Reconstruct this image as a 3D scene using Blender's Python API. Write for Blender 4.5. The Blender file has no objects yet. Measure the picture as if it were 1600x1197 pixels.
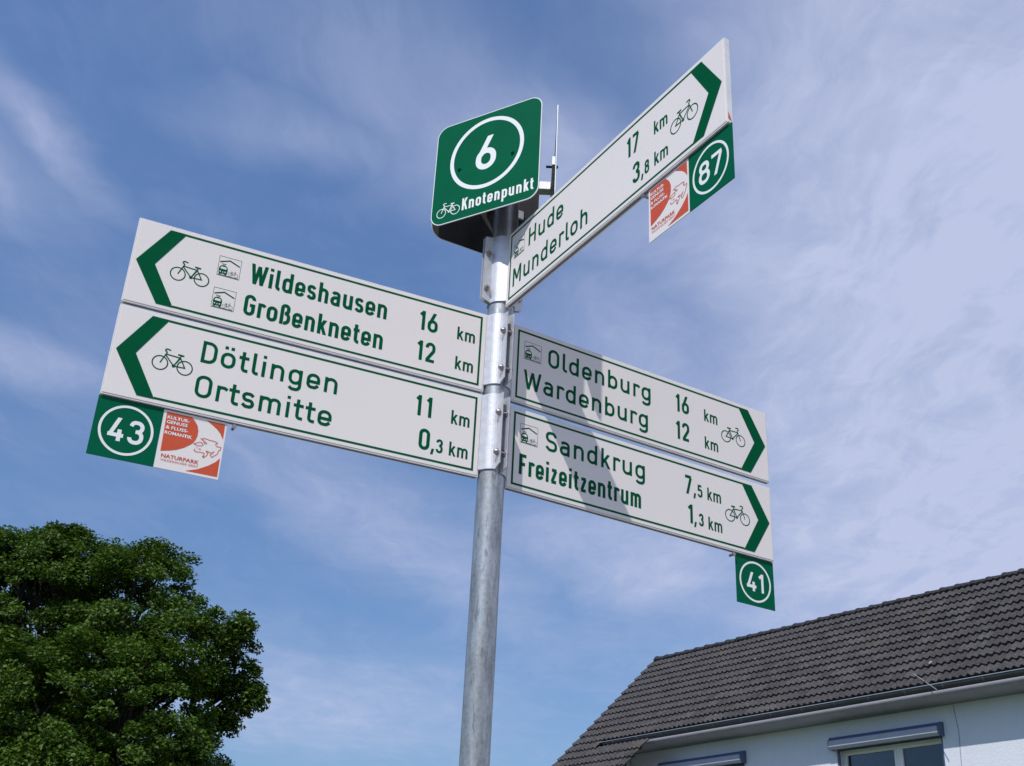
import bpy, bmesh, math, random
import numpy as np
from mathutils import Vector, Matrix
random.seed(7); rng = np.random.default_rng(7)
S = bpy.context.scene
COL = S.collection
R = math.radians

# ------------------------------------------------------------------ camera
EYE = Vector((0, 0, 1.55))
PITCH, ROLL, FPX = 0.46644, 0.05134, 1839.9
cam = bpy.data.cameras.new('camera'); co = bpy.data.objects.new('camera', cam); COL.objects.link(co)
r0 = Vector((1, 0, 0)); u0 = Vector((0, -math.sin(PITCH), math.cos(PITCH))); d0 = Vector((0, math.cos(PITCH), math.sin(PITCH)))
cr, sr = math.cos(ROLL), math.sin(ROLL)
rr = r0 * cr + u0 * sr; uu = -r0 * sr + u0 * cr
co.matrix_world = Matrix.Translation(EYE) @ Matrix((rr, uu, -d0)).transposed().to_4x4()
cam.sensor_width = 36; cam.lens = FPX / 1600 * 36; cam.clip_start = 0.05; cam.clip_end = 3000
S.camera = co

# ------------------------------------------------------------------ light
SUN = Vector((-0.2535, -0.5384, 0.8036)).normalized()
SUN_EL = math.asin(SUN.z); SUN_AZ = math.atan2(SUN.x, SUN.y)
sl = bpy.data.lights.new('sun', 'SUN'); so = bpy.data.objects.new('sun', sl); COL.objects.link(so)
sl.energy = 4.0; sl.angle = R(0.53); sl.color = (1.0, 0.965, 0.91)
so.rotation_euler = SUN.to_track_quat('Z', 'Y').to_euler()
so.location = (-5, -10, 20)

W = bpy.data.worlds.new('World'); S.world = W; W.use_nodes = True
nt = W.node_tree; nt.nodes.clear()


class NB:
    """small node-building helper"""
    def __init__(s, tree): s.t = tree
    def n(s, typ, **kw):
        nd = s.t.nodes.new(typ)
        for k, v in kw.items():
            if k.startswith('i_'):
                key = k[2:]; key = int(key) if key.isdigit() else key
                s.put(nd.inputs[key], v)
            else: setattr(nd, k, v)
        return nd
    def put(s, sock, v):
        if isinstance(v, bpy.types.NodeSocket): s.t.links.new(v, sock)
        elif isinstance(v, bpy.types.Node): s.t.links.new(v.outputs[0], sock)
        else: sock.default_value = v
    def m(s, op, a, b=None, c=None, clamp=False):
        nd = s.n('ShaderNodeMath', operation=op); nd.use_clamp = clamp
        s.put(nd.inputs[0], a)
        if b is not None: s.put(nd.inputs[1], b)
        if c is not None: s.put(nd.inputs[2], c)
        return nd.outputs[0]
    def vm(s, op, a, b=None):
        nd = s.n('ShaderNodeVectorMath', operation=op); s.put(nd.inputs[0], a)
        if b is not None: s.put(nd.inputs[1], b)
        return nd.outputs[0]
    def mr(s, v, a, b, c=0., d=1., smooth=True):
        nd = s.n('ShaderNodeMapRange'); nd.interpolation_type = 'SMOOTHSTEP' if smooth else 'LINEAR'
        for i, q in enumerate((v, a, b, c, d)): s.put(nd.inputs[i], q)
        return nd.outputs[0]
    def mix(s, f, a, b, blend='MIX'):
        nd = s.n('ShaderNodeMix', data_type='RGBA', blend_type=blend)
        s.put(nd.inputs[0], f); s.put(nd.inputs[6], a); s.put(nd.inputs[7], b)
        return nd.outputs[2]
    def noise(s, vec, scale, detail=4, rough=.55, dist=0.):
        nd = s.n('ShaderNodeTexNoise'); s.put(nd.inputs['Vector'], vec)
        nd.inputs['Scale'].default_value = scale; nd.inputs['Detail'].default_value = detail
        nd.inputs['Roughness'].default_value = rough; nd.inputs['Distortion'].default_value = dist
        return nd.outputs[0]


b = NB(nt)
sky = b.n('ShaderNodeTexSky', sky_type='NISHITA'); sky.sun_disc = False
sky.sun_elevation = SUN_EL; sky.sun_rotation = SUN_AZ; sky.altitude = 20; sky.air_density = 1.0; sky.dust_density = 0.6; sky.ozone_density = 1.0
tc = b.n('ShaderNodeTexCoord')
sep = b.n('ShaderNodeSeparateXYZ'); b.put(sep.inputs[0], tc.outputs['Generated'])
zz = b.m('MAXIMUM', sep.outputs[2], 0.03)
px = b.m('DIVIDE', sep.outputs[0], zz); py = b.m('DIVIDE', sep.outputs[1], zz)
cmb = b.n('ShaderNodeCombineXYZ'); b.put(cmb.inputs[0], px); b.put(cmb.inputs[1], py)
P0 = cmb.outputs[0]                       # position on a flat cloud deck of height 1
def mapped(rot, sx, sy, off=(0, 0, 0)):
    mp = b.n('ShaderNodeMapping'); b.put(mp.inputs[0], P0)
    mp.inputs['Rotation'].default_value = (0, 0, R(rot)); mp.inputs['Scale'].default_value = (sx, sy, 1); mp.inputs['Location'].default_value = off
    return mp.outputs[0]
# gentle warp so that the cirrus breaks up, fibres and a mottled layer
wv = b.n('ShaderNodeTexNoise'); b.put(wv.inputs['Vector'], P0); wv.inputs['Scale'].default_value = 1.7; wv.inputs['Detail'].default_value = 5
wvec = b.vm('MULTIPLY', b.vm('SUBTRACT', wv.outputs['Color'], (.5, .5, .5)), (.36, .36, 0))
PW = b.vm('ADD', P0, wvec)
def mapw(rot, sx, sy, off=(0, 0, 0), src=None):
    mp = b.n('ShaderNodeMapping'); b.put(mp.inputs[0], src or PW)
    mp.inputs['Rotation'].default_value = (0, 0, R(rot)); mp.inputs['Scale'].default_value = (sx, sy, 1); mp.inputs['Location'].default_value = off
    return mp.outputs[0]
fib = b.noise(mapw(35, 5.5, 1.6, (2.1, .3, 0)), 1.5, 10, .66, .4)
fib2 = b.noise(mapw(-40, 4.0, 1.5, (6.2, 3.3, 0)), 1.2, 10, .64, .5)
mott = b.noise(mapw(0, 1, 1, (3.4, 9.1, 0)), 4.5, 8, .62, .6)
soft = b.noise(mapw(0, .8, .8, (1.7, 4.4, 0)), 1.1, 4, .5, .2)
tex = b.m('ADD', b.m('MULTIPLY', b.mr(fib, .32, .70), .45), b.m('ADD', b.m('MULTIPLY', b.mr(fib2, .34, .70), .28), b.m('MULTIPLY', b.mr(mott, .34, .66), .35)))
# banks of cirrus: (x, y, half length, half width, direction, density) on the deck
BANKS = [(-.64, 1.33, .22, .045, 70, .50), (-.78, 1.42, .20, .12, 40, .42), (-.95, 2.0, .28, .13, 20, .50), (-.30, 1.24, .17, .07, 0, .36),
         (.02, 1.32, .42, .15, 42, .62), (-.28, 2.9, 1.15, .24, 68, .50), (-.85, 5.3, 1.2, .8, 80, .55), (.40, 3.0, .60, .30, 50, .75), (.30, 1.95, .5, .22, 60, .55),
         (1.5, 3.6, 1.4, .9, 60, .6), (-2.6, 4.2, 1.4, .6, 40, .45), (-.2, -1.2, 2.0, .8, 30, .5), (-2.2, 0, 1.2, .5, 60, .5)]
dens = None
for (x_, y_, L_, w_, a_, d_) in BANKS:
    mp = b.n('ShaderNodeMapping', vector_type='TEXTURE'); b.put(mp.inputs[0], PW)
    mp.inputs['Location'].default_value = (x_, y_, 0); mp.inputs['Rotation'].default_value = (0, 0, R(a_)); mp.inputs['Scale'].default_value = (L_ * 1.5, w_ * 1.7, 1)
    ln = b.n('ShaderNodeVectorMath', operation='LENGTH'); b.put(ln.inputs[0], mp.outputs[0])
    g_ = b.m('MULTIPLY', b.mr(ln.outputs['Value'], 0., 1., 1., 0.), d_)
    dens = g_ if dens is None else b.m('MAXIMUM', dens, g_)
east = b.mr(b.m('ADD', px, b.m('MULTIPLY', b.m('SUBTRACT', soft, .5), 1.1)), -.10, .50)
east = b.m('MULTIPLY', east, b.mr(b.m('ADD', px, b.m('MULTIPLY', py, -.30)), -.75, .15))
dens = b.m('MAXIMUM', dens, b.m('MULTIPLY', east, .98))
dens = b.m('ADD', dens, b.m('MULTIPLY', b.mr(soft, .40, .72), .15))
mask = b.m('MULTIPLY', dens, b.m('ADD', .60, b.m('MULTIPLY', tex, .44)))
mask = b.m('ADD', mask, b.m('MULTIPLY', b.m('MULTIPLY', tex, tex), .12))
mask = b.m('MINIMUM', mask, .96)
mask = b.m('MULTIPLY', mask, b.mr(sep.outputs[2], -.02, .12))
lowdim = b.mr(sep.outputs[2], .02, .60, .55, 1.03, False)
tint = b.vm('MULTIPLY', b.mix(1.0, sky.outputs[0], (.90, 1.08, 1.33, 1), 'MULTIPLY'), b.n('ShaderNodeCombineXYZ', i_0=lowdim, i_1=lowdim, i_2=lowdim).outputs[0])
skyc = b.mix(mask, tint, (4.38, 4.82, 6.65, 1))
bg = b.n('ShaderNodeBackground'); b.put(bg.inputs[0], skyc); bg.inputs[1].default_value = 0.12
wo = b.n('ShaderNodeOutputWorld'); b.put(wo.inputs[0], bg)

S.view_settings.view_transform = 'Standard'; S.view_settings.look = 'None'
S.view_settings.gamma = 1; S.view_settings.use_curve_mapping = False
S.view_settings.exposure = 0.0
S.render.engine = 'CYCLES'; S.cycles.max_bounces = 6

# ------------------------------------------------------------------ materials
def mat(name, col, rough=.6, metal=0., var=.0, vscale=20., bump=0., bscale=80., spec=.5, col2=None, build=None, coat=0.):
    m = bpy.data.materials.new(name); m.use_nodes = True
    t = NB(m.node_tree); bs = m.node_tree.nodes['Principled BSDF']
    bs.inputs['Roughness'].default_value = rough; bs.inputs['Metallic'].default_value = metal
    bs.inputs['Specular IOR Level'].default_value = spec; bs.inputs['Coat Weight'].default_value = coat
    tcn = t.n('ShaderNodeTexCoord'); vec = tcn.outputs['Object']
    if var or col2:
        nz = t.mr(t.noise(vec, vscale, 6, .6), .3, .7)
        c2 = col2 or tuple(c * (1 - var) for c in col)
        t.put(bs.inputs['Base Color'], t.mix(nz, (*col, 1), (*c2, 1)))
    else: bs.inputs['Base Color'].default_value = (*col, 1)
    if bump:
        bp = t.n('ShaderNodeBump'); bp.inputs['Strength'].default_value = bump; bp.inputs['Distance'].default_value = .01
        t.put(bp.inputs['Height'], t.noise(vec, bscale, 5, .6)); t.put(bs.inputs['Normal'], bp)
    if build: build(t, bs, vec)
    return m

def dirt(t, bs, vec):
    # faint film of dust and tiny specks on the sheeting
    a = t.mr(t.noise(vec, 3.5, 5, .6), .35, .75, 0, .10)
    sp = t.mr(t.noise(vec, 240., 2, .5), .70, .76, 0, .22)
    base = t.mix(a, (.765, .715, .69, 1), (.64, .59, .57, 1)); base = t.mix(sp, base, (.32, .29, .26, 1))
    t.put(bs.inputs['Base Color'], base)
    bp = t.n('ShaderNodeBump'); bp.inputs['Strength'].default_value = .05; bp.inputs['Distance'].default_value = .002
    t.put(bp.inputs['Height'], t.noise(vec, 900., 2, .5)); t.put(bs.inputs['Normal'], bp)
M = {}
M['white'] = mat('white_sheeting', (.8, .78, .77), .38, build=dirt)
M['rim'] = mat('white_enamel', (.72, .71, .72), .4, var=.12, vscale=30)
M['green'] = mat('green_print', (.0, .090, .036), .55, spec=.03, var=.12, vscale=9)
M['greenp'] = mat('green_sheeting', (.0, .105, .050), .5, spec=.05, var=.10, vscale=9)
M['wprint'] = mat('white_print', (.78, .80, .80), .4)
M['red'] = mat('orange_red_print', (.58, .075, .020), .42, var=.08, vscale=20)
M['greyline'] = mat('dark_print', (.05, .06, .05), .5)

def galv(t, bs, vec):
    mp = t.n('ShaderNodeMapping'); t.put(mp.inputs[0], vec); mp.inputs['Scale'].default_value = (1, 1, .18)
    v = t.n('ShaderNodeTexVoronoi'); t.put(v.inputs['Vector'], vec); v.inputs['Scale'].default_value = 130
    sp = t.n('ShaderNodeSeparateColor'); t.put(sp.inputs[0], v.outputs['Color'])
    st = t.noise(mp.outputs[0], 42., 6, .65, .3)
    f = t.m('ADD', t.m('MULTIPLY', sp.outputs[0], .3), t.m('MULTIPLY', t.mr(st, .32, .68), .7))
    c = t.mix(f, (.23, .25, .265, 1), (.50, .52, .525, 1))
    blot = t.mr(t.noise(mp.outputs[0], 95., 3, .6), .60, .68, 0, .55)
    c = t.mix(blot, c, (.13, .14, .15, 1)); t.put(bs.inputs['Base Color'], c)
    t.put(bs.inputs['Roughness'], t.mr(st, .3, .7, .52, .36))
    bp = t.n('ShaderNodeBump'); bp.inputs['Strength'].default_value = .25; bp.inputs['Distance'].default_value = .002
    t.put(bp.inputs['Height'], t.noise(mp.outputs[0], 160., 4, .6)); t.put(bs.inputs['Normal'], bp)
M['galv'] = mat('galvanised_steel', (.4, .4, .4), .45, .75, build=galv)
M['alu'] = mat('mill_aluminium', (.64, .65, .69), .48, .5, var=.15, vscale=40, bump=.08, bscale=200)
M['alurough'] = mat('grey_plate_back', (.045, .043, .046), .6, .2, var=.25, vscale=14)
M['steel'] = mat('bolt_steel', (.36, .33, .33), .35, .9)
M['slot'] = mat('slot_shade_grey', (.16, .15, .16), .6)  # grey standing in for the shade inside the underside slot
M['black'] = mat('black_plastic', (.015, .016, .02), .45)

# ------------------------------------------------------------------ object helpers
def link(o, parent=None):
    COL.objects.link(o)
    if parent: o.parent = parent
    return o
def empty(name, loc=(0, 0, 0), mtx=None):
    o = bpy.data.objects.new(name, None); COL.objects.link(o); o.empty_display_size = .1
    if mtx is not None: o.matrix_world = mtx
    else: o.location = loc
    return o
def tag(o, label=None, cat=None, group=None, kind=None):
    if label: o['label'] = label
    if cat: o['category'] = cat
    if group: o['group'] = group
    if kind: o['kind'] = kind
    return o

class MB:
    """collects polygons with material slots into one mesh"""
    def __init__(s): s.v = []; s.f = []; s.mi = []; s.mats = []; s.sm = []
    def slot(s, m):
        if m not in s.mats: s.mats.append(m)
        return s.mats.index(m)
    def add(s, vs, fs, m, smooth=False):
        k = len(s.v); s.v += [tuple(v) for v in vs]; i = s.slot(m)
        for f in fs: s.f.append([k + a for a in f]); s.mi.append(i); s.sm.append(smooth)
    def box(s, a, c, m, bev=0.):
        x0, y0, z0 = a; x1, y1, z1 = c
        if bev <= 0:
            vs = [(x, y, z) for z in (z0, z1) for y in (y0, y1) for x in (x0, x1)]
            s.add(vs, [(0, 2, 3, 1), (4, 5, 7, 6), (0, 1, 5, 4), (2, 6, 7, 3), (0, 4, 6, 2), (1, 3, 7, 5)], m)
        else:
            bm = bmesh.new(); bmesh.ops.create_cube(bm, size=1)
            for v in bm.verts: v.co = Vector(((x0 + x1) / 2 + v.co.x * (x1 - x0), (y0 + y1) / 2 + v.co.y * (y1 - y0), (z0 + z1) / 2 + v.co.z * (z1 - z0)))
            bmesh.ops.bevel(bm, geom=list(bm.edges), offset=bev, segments=2, affect='EDGES', profile=.5)
            bm.verts.index_update()
            s.add([v.co.copy() for v in bm.verts], [[v.index for v in f.verts] for f in bm.faces], m); bm.free()
    def prism(s, poly, axis, a, c, m, smooth=False):
        """poly in 2D, extruded along axis 'x','y' or 'z' from a to c"""
        n = len(poly)
        def p3(p, h): return {'x': (h, p[0], p[1]), 'y': (p[0], h, p[1]), 'z': (p[0], p[1], h)}[axis]
        vs = [p3(p, a) for p in poly] + [p3(p, c) for p in poly]
        s.add(vs, [(i, (i + 1) % n, n + (i + 1) % n, n + i) for i in range(n)], m, smooth)
        s.add(vs, [list(range(n))[::-1], list(range(n, 2 * n))], m)
    def tube(s, p, q, r, m, n=14, r2=None, cap=True):
        p = Vector(p); q = Vector(q); r2 = r if r2 is None else r2
        d = (q - p).normalized(); a = d.orthogonal().normalized(); c = d.cross(a)
        vs = [p + (a * math.cos(t) + c * math.sin(t)) * r for t in [2 * math.pi * i / n for i in range(n)]]
        vs += [q + (a * math.cos(t) + c * math.sin(t)) * r2 for t in [2 * math.pi * i / n for i in range(n)]]
        s.add(vs, [(i, (i + 1) % n, n + (i + 1) % n, n + i) for i in range(n)], m, True)
        if cap: s.add(vs, [list(range(n))[::-1], list(range(n, 2 * n))], m)
    def build(s, name, parent=None, fix=True):
        me = bpy.data.meshes.new(name); me.from_pydata(s.v, [], s.f)
        for m in s.mats: me.materials.append(m)
        me.polygons.foreach_set('material_index', s.mi); me.polygons.foreach_set('use_smooth', s.sm)
        if fix:
            bm = bmesh.new(); bm.from_mesh(me); bmesh.ops.recalc_face_normals(bm, faces=bm.faces); bm.to_mesh(me); bm.free()
        me.update()
        return link(bpy.data.objects.new(name, me), parent)

# ------------------------------------------------------------------ flat print: strokes in the plane of a plate (mm)
EPS = 0.00035
class Flat(MB):
    """print on a plate: x = mm to the right, y = mm up; lies just in front of y = 0 of the plate"""
    def __init__(s, base=1): super().__init__(); s.layer = 0; s.base = base
    def lay(s): s.layer += 1; return -(EPS * s.base + (s.layer % 9) * 0.00003)
    def poly(s, pts, m, y=None):
        y = s.lay() if y is None else y
        s.add([(p[0] / 1000, y, p[1] / 1000) for p in pts], [list(range(len(pts)))], m)
    def ribbon(s, pts, w, m, closed=False):
        pts = [Vector(p) for p in pts]; n = len(pts)
        if n < 2: return
        y = s.lay(); L, Rr = [], []
        for i in range(n):
            a = pts[i - 1] if (i > 0 or closed) else None; c = pts[(i + 1) % n] if (i < n - 1 or closed) else None
            d1 = (pts[i] - a).normalized() if a is not None else None; d2 = (c - pts[i]).normalized() if c is not None else None
            if d1 is None: d1 = d2
            if d2 is None: d2 = d1
            n1 = Vector((-d1.y, d1.x)); n2 = Vector((-d2.y, d2.x)); mt = n1 + n2
            if mt.length < .3: mt = n1; k = 1
            else: mt.normalize(); k = 1 / max(mt.dot(n1), .35)
            L.append(pts[i] + mt * k * w / 2); Rr.append(pts[i] - mt * k * w / 2)
        vs = [(p.x / 1000, y, p.y / 1000) for p in L + Rr]
        fs = [(i, n + i, n + (i + 1) % n, (i + 1) % n) for i in range(n if closed else n - 1)]
        s.add(vs, fs, m)
    def diag(s, p, q, w, m):
        """slanted stroke whose two ends are cut level"""
        dx, dy = q[0] - p[0], q[1] - p[1]; h = w * math.hypot(dx, dy) / abs(dy) / 2
        s.poly([(p[0] - h, p[1]), (p[0] + h, p[1]), (q[0] + h, q[1]), (q[0] - h, q[1])], m)
    def ring(s, cx, cy, r, w, m, n=64):
        s.ribbon([(cx + r * math.cos(2 * math.pi * i / n), cy + r * math.sin(2 * math.pi * i / n)) for i in range(n)], w, m, True)
    def disc(s, cx, cy, r, m, n=20):
        s.poly([(cx + r * math.cos(2 * math.pi * i / n), cy + r * math.sin(2 * math.pi * i / n)) for i in range(n)], m)

def fillet(pts, closed, rmax=9e9, seg=6):
    n = len(pts); out = []
    for i, p in enumerate(pts):
        r = p[2] if len(p) > 2 else 0; P = Vector(p[:2])
        if r <= 0 or (not closed and i in (0, n - 1)): out.append(P); continue
        A = Vector(pts[i - 1][:2]); C = Vector(pts[(i + 1) % n][:2]); u = (A - P); v = (C - P); lu, lv = u.length, v.length
        u.normalize(); v.normalize(); ang = u.angle(v); 
        if ang > 3.1: out.append(P); continue
        # available lengths: half an edge if its other end is rounded too, else nearly all of it
        def av(l, j):
            q = pts[j % n]; rounded = len(q) > 2 and q[2] > 0 and (closed or 0 < j < n - 1)
            return l * (.5 if rounded else .98)
        t = min(r / math.tan(ang / 2), av(lu, i - 1), av(lv, i + 1)); rad = t * math.tan(ang / 2)
        cen = P + (u + v).normalized() * (rad / math.sin(ang / 2))
        s0 = P + u * t - cen; s1 = P + v * t - cen; tot = s0.angle(s1); sg = 1 if s0.x * s1.y - s0.y * s1.x > 0 else -1
        for k in range(seg + 1):
            a = sg * tot * k / seg; out.append(cen + Vector((s0.x * math.cos(a) - s0.y * math.sin(a), s0.x * math.sin(a) + s0.y * math.cos(a))))
    res = [out[0]]
    for p in out[1:]:
        if (p - res[-1]).length > 1e-4: res.append(p)
    if closed and (res[0] - res[-1]).length < 1e-4: res.pop()
    return res

# stroke alphabet in the manner of road lettering: cap height 1, x-height .72, stroke .143
h_ = .0714; X_ = .72; xm = X_ - h_; Cc = 1 - h_; RR = .22
def P(*a): return ('P', a)
def C(*a): return ('C', a)
def D(p, q): return ('D', (p, q))
G = {
 'l': (.10, P((0, 1), (0, h_, .12), (.19, h_))),
 'i': (0, P((0, 0), (0, X_)), P((0, .86), (0, 1.0))),
 'd': (.42, C((0, h_, RR), (.42, h_, RR), (.42, xm, RR), (0, xm, RR)), P((.42, 0), (.42, 1))),
 'b': (.42, C((0, h_, RR), (.42, h_, RR), (.42, xm, RR), (0, xm, RR)), P((0, 0), (0, 1))),
 'p': (.42, C((0, h_, RR), (.42, h_, RR), (.42, xm, RR), (0, xm, RR)), P((0, -.28), (0, X_))),
 'o': (.44, C((0, h_, RR), (.44, h_, RR), (.44, xm, RR), (0, xm, RR))),
 'ö': (.44, C((0, h_, RR), (.44, h_, RR), (.44, xm, RR), (0, xm, RR)), P((.10, .86), (.10, 1)), P((.34, .86), (.34, 1))),
 'e': (.42, P((0, .33), (.42, .33), (.42, xm, .21), (0, xm, .21), (0, h_, .21), (.30, h_, .14), (.42, .19))),
 's': (.36, P((.36, .56), (.26, xm, .1), (0, xm, .15), (0, .37, .15), (.36, .35, .15), (.36, h_, .15), (.10, h_, .1), (-.02, .17))),
 'h': (.41, P((0, 0), (0, 1)), P((0, .40), (0, xm, .2), (.41, xm, .2), (.41, 0))),
 'n': (.41, P((0, 0), (0, X_)), P((0, .40), (0, xm, .2), (.41, xm, .2), (.41, 0))),
 'm': (.70, P((0, 0), (0, X_)), P((0, .40), (0, xm, .17), (.35, xm, .17), (.35, 0)), P((.35, .40), (.35, xm, .17), (.70, xm, .17), (.70, 0))),
 'u': (.41, P((.41, 0), (.41, X_)), P((0, X_), (0, h_, .2), (.41, h_, .2), (.41, .32))),
 'r': (.24, P((0, 0), (0, X_)), P((0, .40), (0, xm, .19), (.22, xm, .08), (.32, .585))),
 'a': (.40, P((.03, .57), (.10, xm, .08), (.40, xm, .19), (.40, 0)), P((.40, .41), (0, .41, .17), (0, h_, .17), (.40, h_, .17), (.40, .24))),
 'g': (.42, C((0, h_, RR), (.42, h_, RR), (.42, xm, RR), (0, xm, RR)), P((.42, X_), (.42, -.22, .19), (.10, -.22, .1), (.0, -.13))),
 'k': (.38, P((0, 0), (0, 1)), D((.02, .24), (.34, X_)), D((.38, 0), (.16, .40))),
 't': (.25, P((.10, .93), (.10, h_, .13), (.32, h_)), P((-.07, xm), (.32, xm))),
 'z': (.34, P((-.02, xm), (.36, xm)), P((-.04, h_), (.36, h_)), D((.03, .10), (.30, .62))),
 'ß': (.42, P((0, 0), (0, Cc, .2), (.37, Cc, .19), (.37, .55, .17), (.16, .55)), P((.16, .55), (.43, .55, .2), (.43, h_, .2), (.14, h_))),
 'W': (.82, D((.20, 0), (0, 1)), D((.20, 0), (.41, .93)), D((.62, 0), (.41, .93)), D((.62, 0), (.82, 1))),
 'G': (.46, P((.46, .76), (.46, Cc, .23), (0, Cc, .23), (0, h_, .23), (.46, h_, .23), (.46, .50), (.24, .50))),
 'D': (.46, C((0, h_), (0, Cc), (.46, Cc, .27), (.46, h_, .27))),
 'O': (.48, C((0, h_, .24), (0, Cc, .24), (.48, Cc, .24), (.48, h_, .24))),
 'H': (.48, P((0, 0), (0, 1)), P((.48, 0), (.48, 1)), P((0, .51), (.48, .51))),
 'M': (.60, P((0, 0), (0, 1)), P((.60, 0), (.60, 1)), D((.30, .30), (.02, 1)), D((.30, .30), (.58, 1))),
 'S': (.48, P((.47, .76), (.36, Cc, .15), (0, Cc, .21), (0, .53, .21), (.48, .48, .21), (.48, h_, .21), (.14, h_, .15), (-.02, .22))),
 'F': (.40, P((0, 0), (0, Cc), (.44, Cc)), P((0, .51), (.36, .51))),
 'K': (.46, P((0, 0), (0, 1)), D((.02, .34), (.44, 1)), D((.47, 0), (.20, .60))),
 '0': (.40, C((0, h_, .2), (0, Cc, .2), (.40, Cc, .2), (.40, h_, .2))),
 '1': (.18, P((.18, 0), (.18, 1)), P((.0, .77), (.18, .935))),
 '2': (.42, P((0, .72), (0, Cc, .2), (.40, Cc, .2), (.40, .60, .16), (.03, .11)), P((-.05, h_), (.46, h_))),
 '3': (.40, P((0, .75), (.04, Cc, .15), (.38, Cc, .19), (.38, .54, .19), (.17, .54)), P((.17, .54), (.40, .54, .2), (.40, h_, .22), (0, h_, .2), (0, .26))),
 '4': (.46, D((.02, .24), (.27, 1)), P((-.06, .25), (.48, .25)), P((.33, 0), (.33, .50))),
 '5': (.40, P((.40, Cc), (.02, Cc), (.0, .50)), P((0, .54), (.05, .60, .08), (.40, .60, .2), (.40, h_, .22), (0, h_, .2), (-.01, .23))),
 '6': (.42, C((0, h_, .22), (.42, h_, .22), (.42, .56, .22), (0, .56, .22)), D((.035, .42), (.31, 1))),
 '7': (.42, P((-.05, Cc), (.45, Cc)), D((.12, 0), (.41, .88))),
 '8': (.42, C((0, h_, .22), (.42, h_, .22), (.42, .54, .22), (0, .54, .22)), C((.025, .54, .2), (.395, .54, .2), (.395, Cc, .2), (.025, Cc, .2))),
 ',': (.05, D((-.01, -.14), (.05, .14))),
}
SIDE = dict(l=(1, .45), i=(1, 1), d=(.72, 1), b=(1, .72), p=(1, .72), o=(.72, .72), e=(.72, .68), s=(.62, .62), h=(1, .95), n=(1, .95), m=(1, .95), u=(.95, 1), r=(1, .42), a=(.68, 1), g=(.72, 1), k=(1, .40), t=(.42, .42), z=(.55, .55), W=(.4, .4), G=(.72, .8), D=(1, .72), O=(.72, .72), H=(1, 1), M=(1, 1), S=(.6, .6), F=(1, .35), K=(1, .4))
SIDE['ö'] = (.72, .72); SIDE['ß'] = (1, .72); SIDE['1'] = (.45, 1); SIDE['7'] = (.5, .4); SIDE['4'] = (.5, .6)
def text(fl, s, x0, x1, y, cap, m, stroke=.143, gap=.13, kx=None):
    """write s between x0 and x1 (outer edges), the letter shapes widened or narrowed to fit, stroke width kept"""
    n = len(s); tot = sum(G[c][0] for c in s); sw = stroke * cap
    gaps = [gap * 1.18 * (SIDE.get(p, (.8, .8))[1] + SIDE.get(q, (.8, .8))[0]) / 2 for p, q in zip(s, s[1:])] + [0]
    if kx is None: kx = ((x1 - x0) - n * sw - sum(gaps) * cap) / max(tot * cap, 1e-6)
    x = x0 + sw / 2
    for c, gp in zip(s, gaps):
        g = G[c]
        for kind, pts in g[1:]:
            q = [(x + p[0] * cap * kx, y + p[1] * cap, *( [p[2] * cap] if len(p) > 2 else [])) for p in pts]
            if kind == 'D': fl.diag(q[0], q[1], sw * .97, m)
            else: fl.ribbon(fillet(q, kind == 'C', seg=6), sw, m, kind == 'C')
        x += g[0] * cap * kx + sw + gp * cap

def bike(fl, fx, rx, y, rw, m, w=3.1):
    """bicycle symbol; front wheel hub at fx, rear at rx (either way round)"""
    k = (rx - fx) / 62.0; a = abs(k)
    T = lambda p: (fx + p[0] * k, y + p[1] * a)
    w *= a
    fl.ring(fx, y, rw * a, w, m, 40); fl.ring(rx, y, rw * a, w, m, 40)
    for pts in [[(0, 0), (3, 8), (10, 25), (13, 33)], [(10, 25), (34, -1), (48, 25)], [(11, 27), (47, 25)], [(34, -1), (43, 18), (49, 32)], [(34, -1), (62, 0), (48, 24)]]:
        fl.ribbon([T(p) for p in pts], w, m)
    fl.ribbon([T(p) for p in fillet([(13, 33), (6, 37, 4), (11, 42, 4), (21, 40)], False)], w * 1.05, m)
    fl.ribbon([T(p) for p in [(40, 33), (56, 32)]], w * 1.5, m)
    fl.ring(T((34, -1))[0], T((34, -1))[1], 3.2 * a, w * .8, m, 12)

def station(fl, x, y, g, wh):
    """60 mm symbol: train and bicycle under a roof"""
    o = lambda p: (x + p[0], y + p[1])
    fl.ribbon([o(p) for p in [(.6, .6), (59.4, .6), (59.4, 59.4), (.6, 59.4)]], 1.0, M['greyline'], True)
    fl.ribbon([o(p) for p in [(3.5, 41.5), (29, 51), (56.5, 40)]], 3.6, g)
    fl.poly([o(p) for p in fillet([(4, 7, 3), (26, 7, 3), (27, 22, 4), (24, 32, 7), (7, 32, 7), (3, 22, 4)], True)], g)
    fl.poly([o(p) for p in fillet([(6.5, 21.5, 2), (24, 21.5, 2), (22.5, 28, 3), (8.5, 28, 3)], True)], wh)
    for q in (8, 21): fl.disc(*o((q, 13)), 1.9, wh, 10)
    fl.disc(*o((14.8, 12)), 1.5, wh, 8)
    fl.ribbon([o(p) for p in [(9, 37), (21, 37)]], 1.3, g); fl.ribbon([o(p) for p in [(11, 36), (15, 32)]], 1.1, g); fl.ribbon([o(p) for p in [(19, 36), (15, 32)]], 1.1, g)
    fl.ribbon([o(p) for p in [(5, 6.2), (10, 6.2)]], 2.4, g); fl.ribbon([o(p) for p in [(20, 6.2), (25, 6.2)]], 2.4, g)
    fl.ribbon([o(p) for p in [(3, 3.2), (57, 3.2)]], 1.7, g)
    bike(fl, x + 50.5, x + 34.5, y + 11, 20, g, 2.6)

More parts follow.
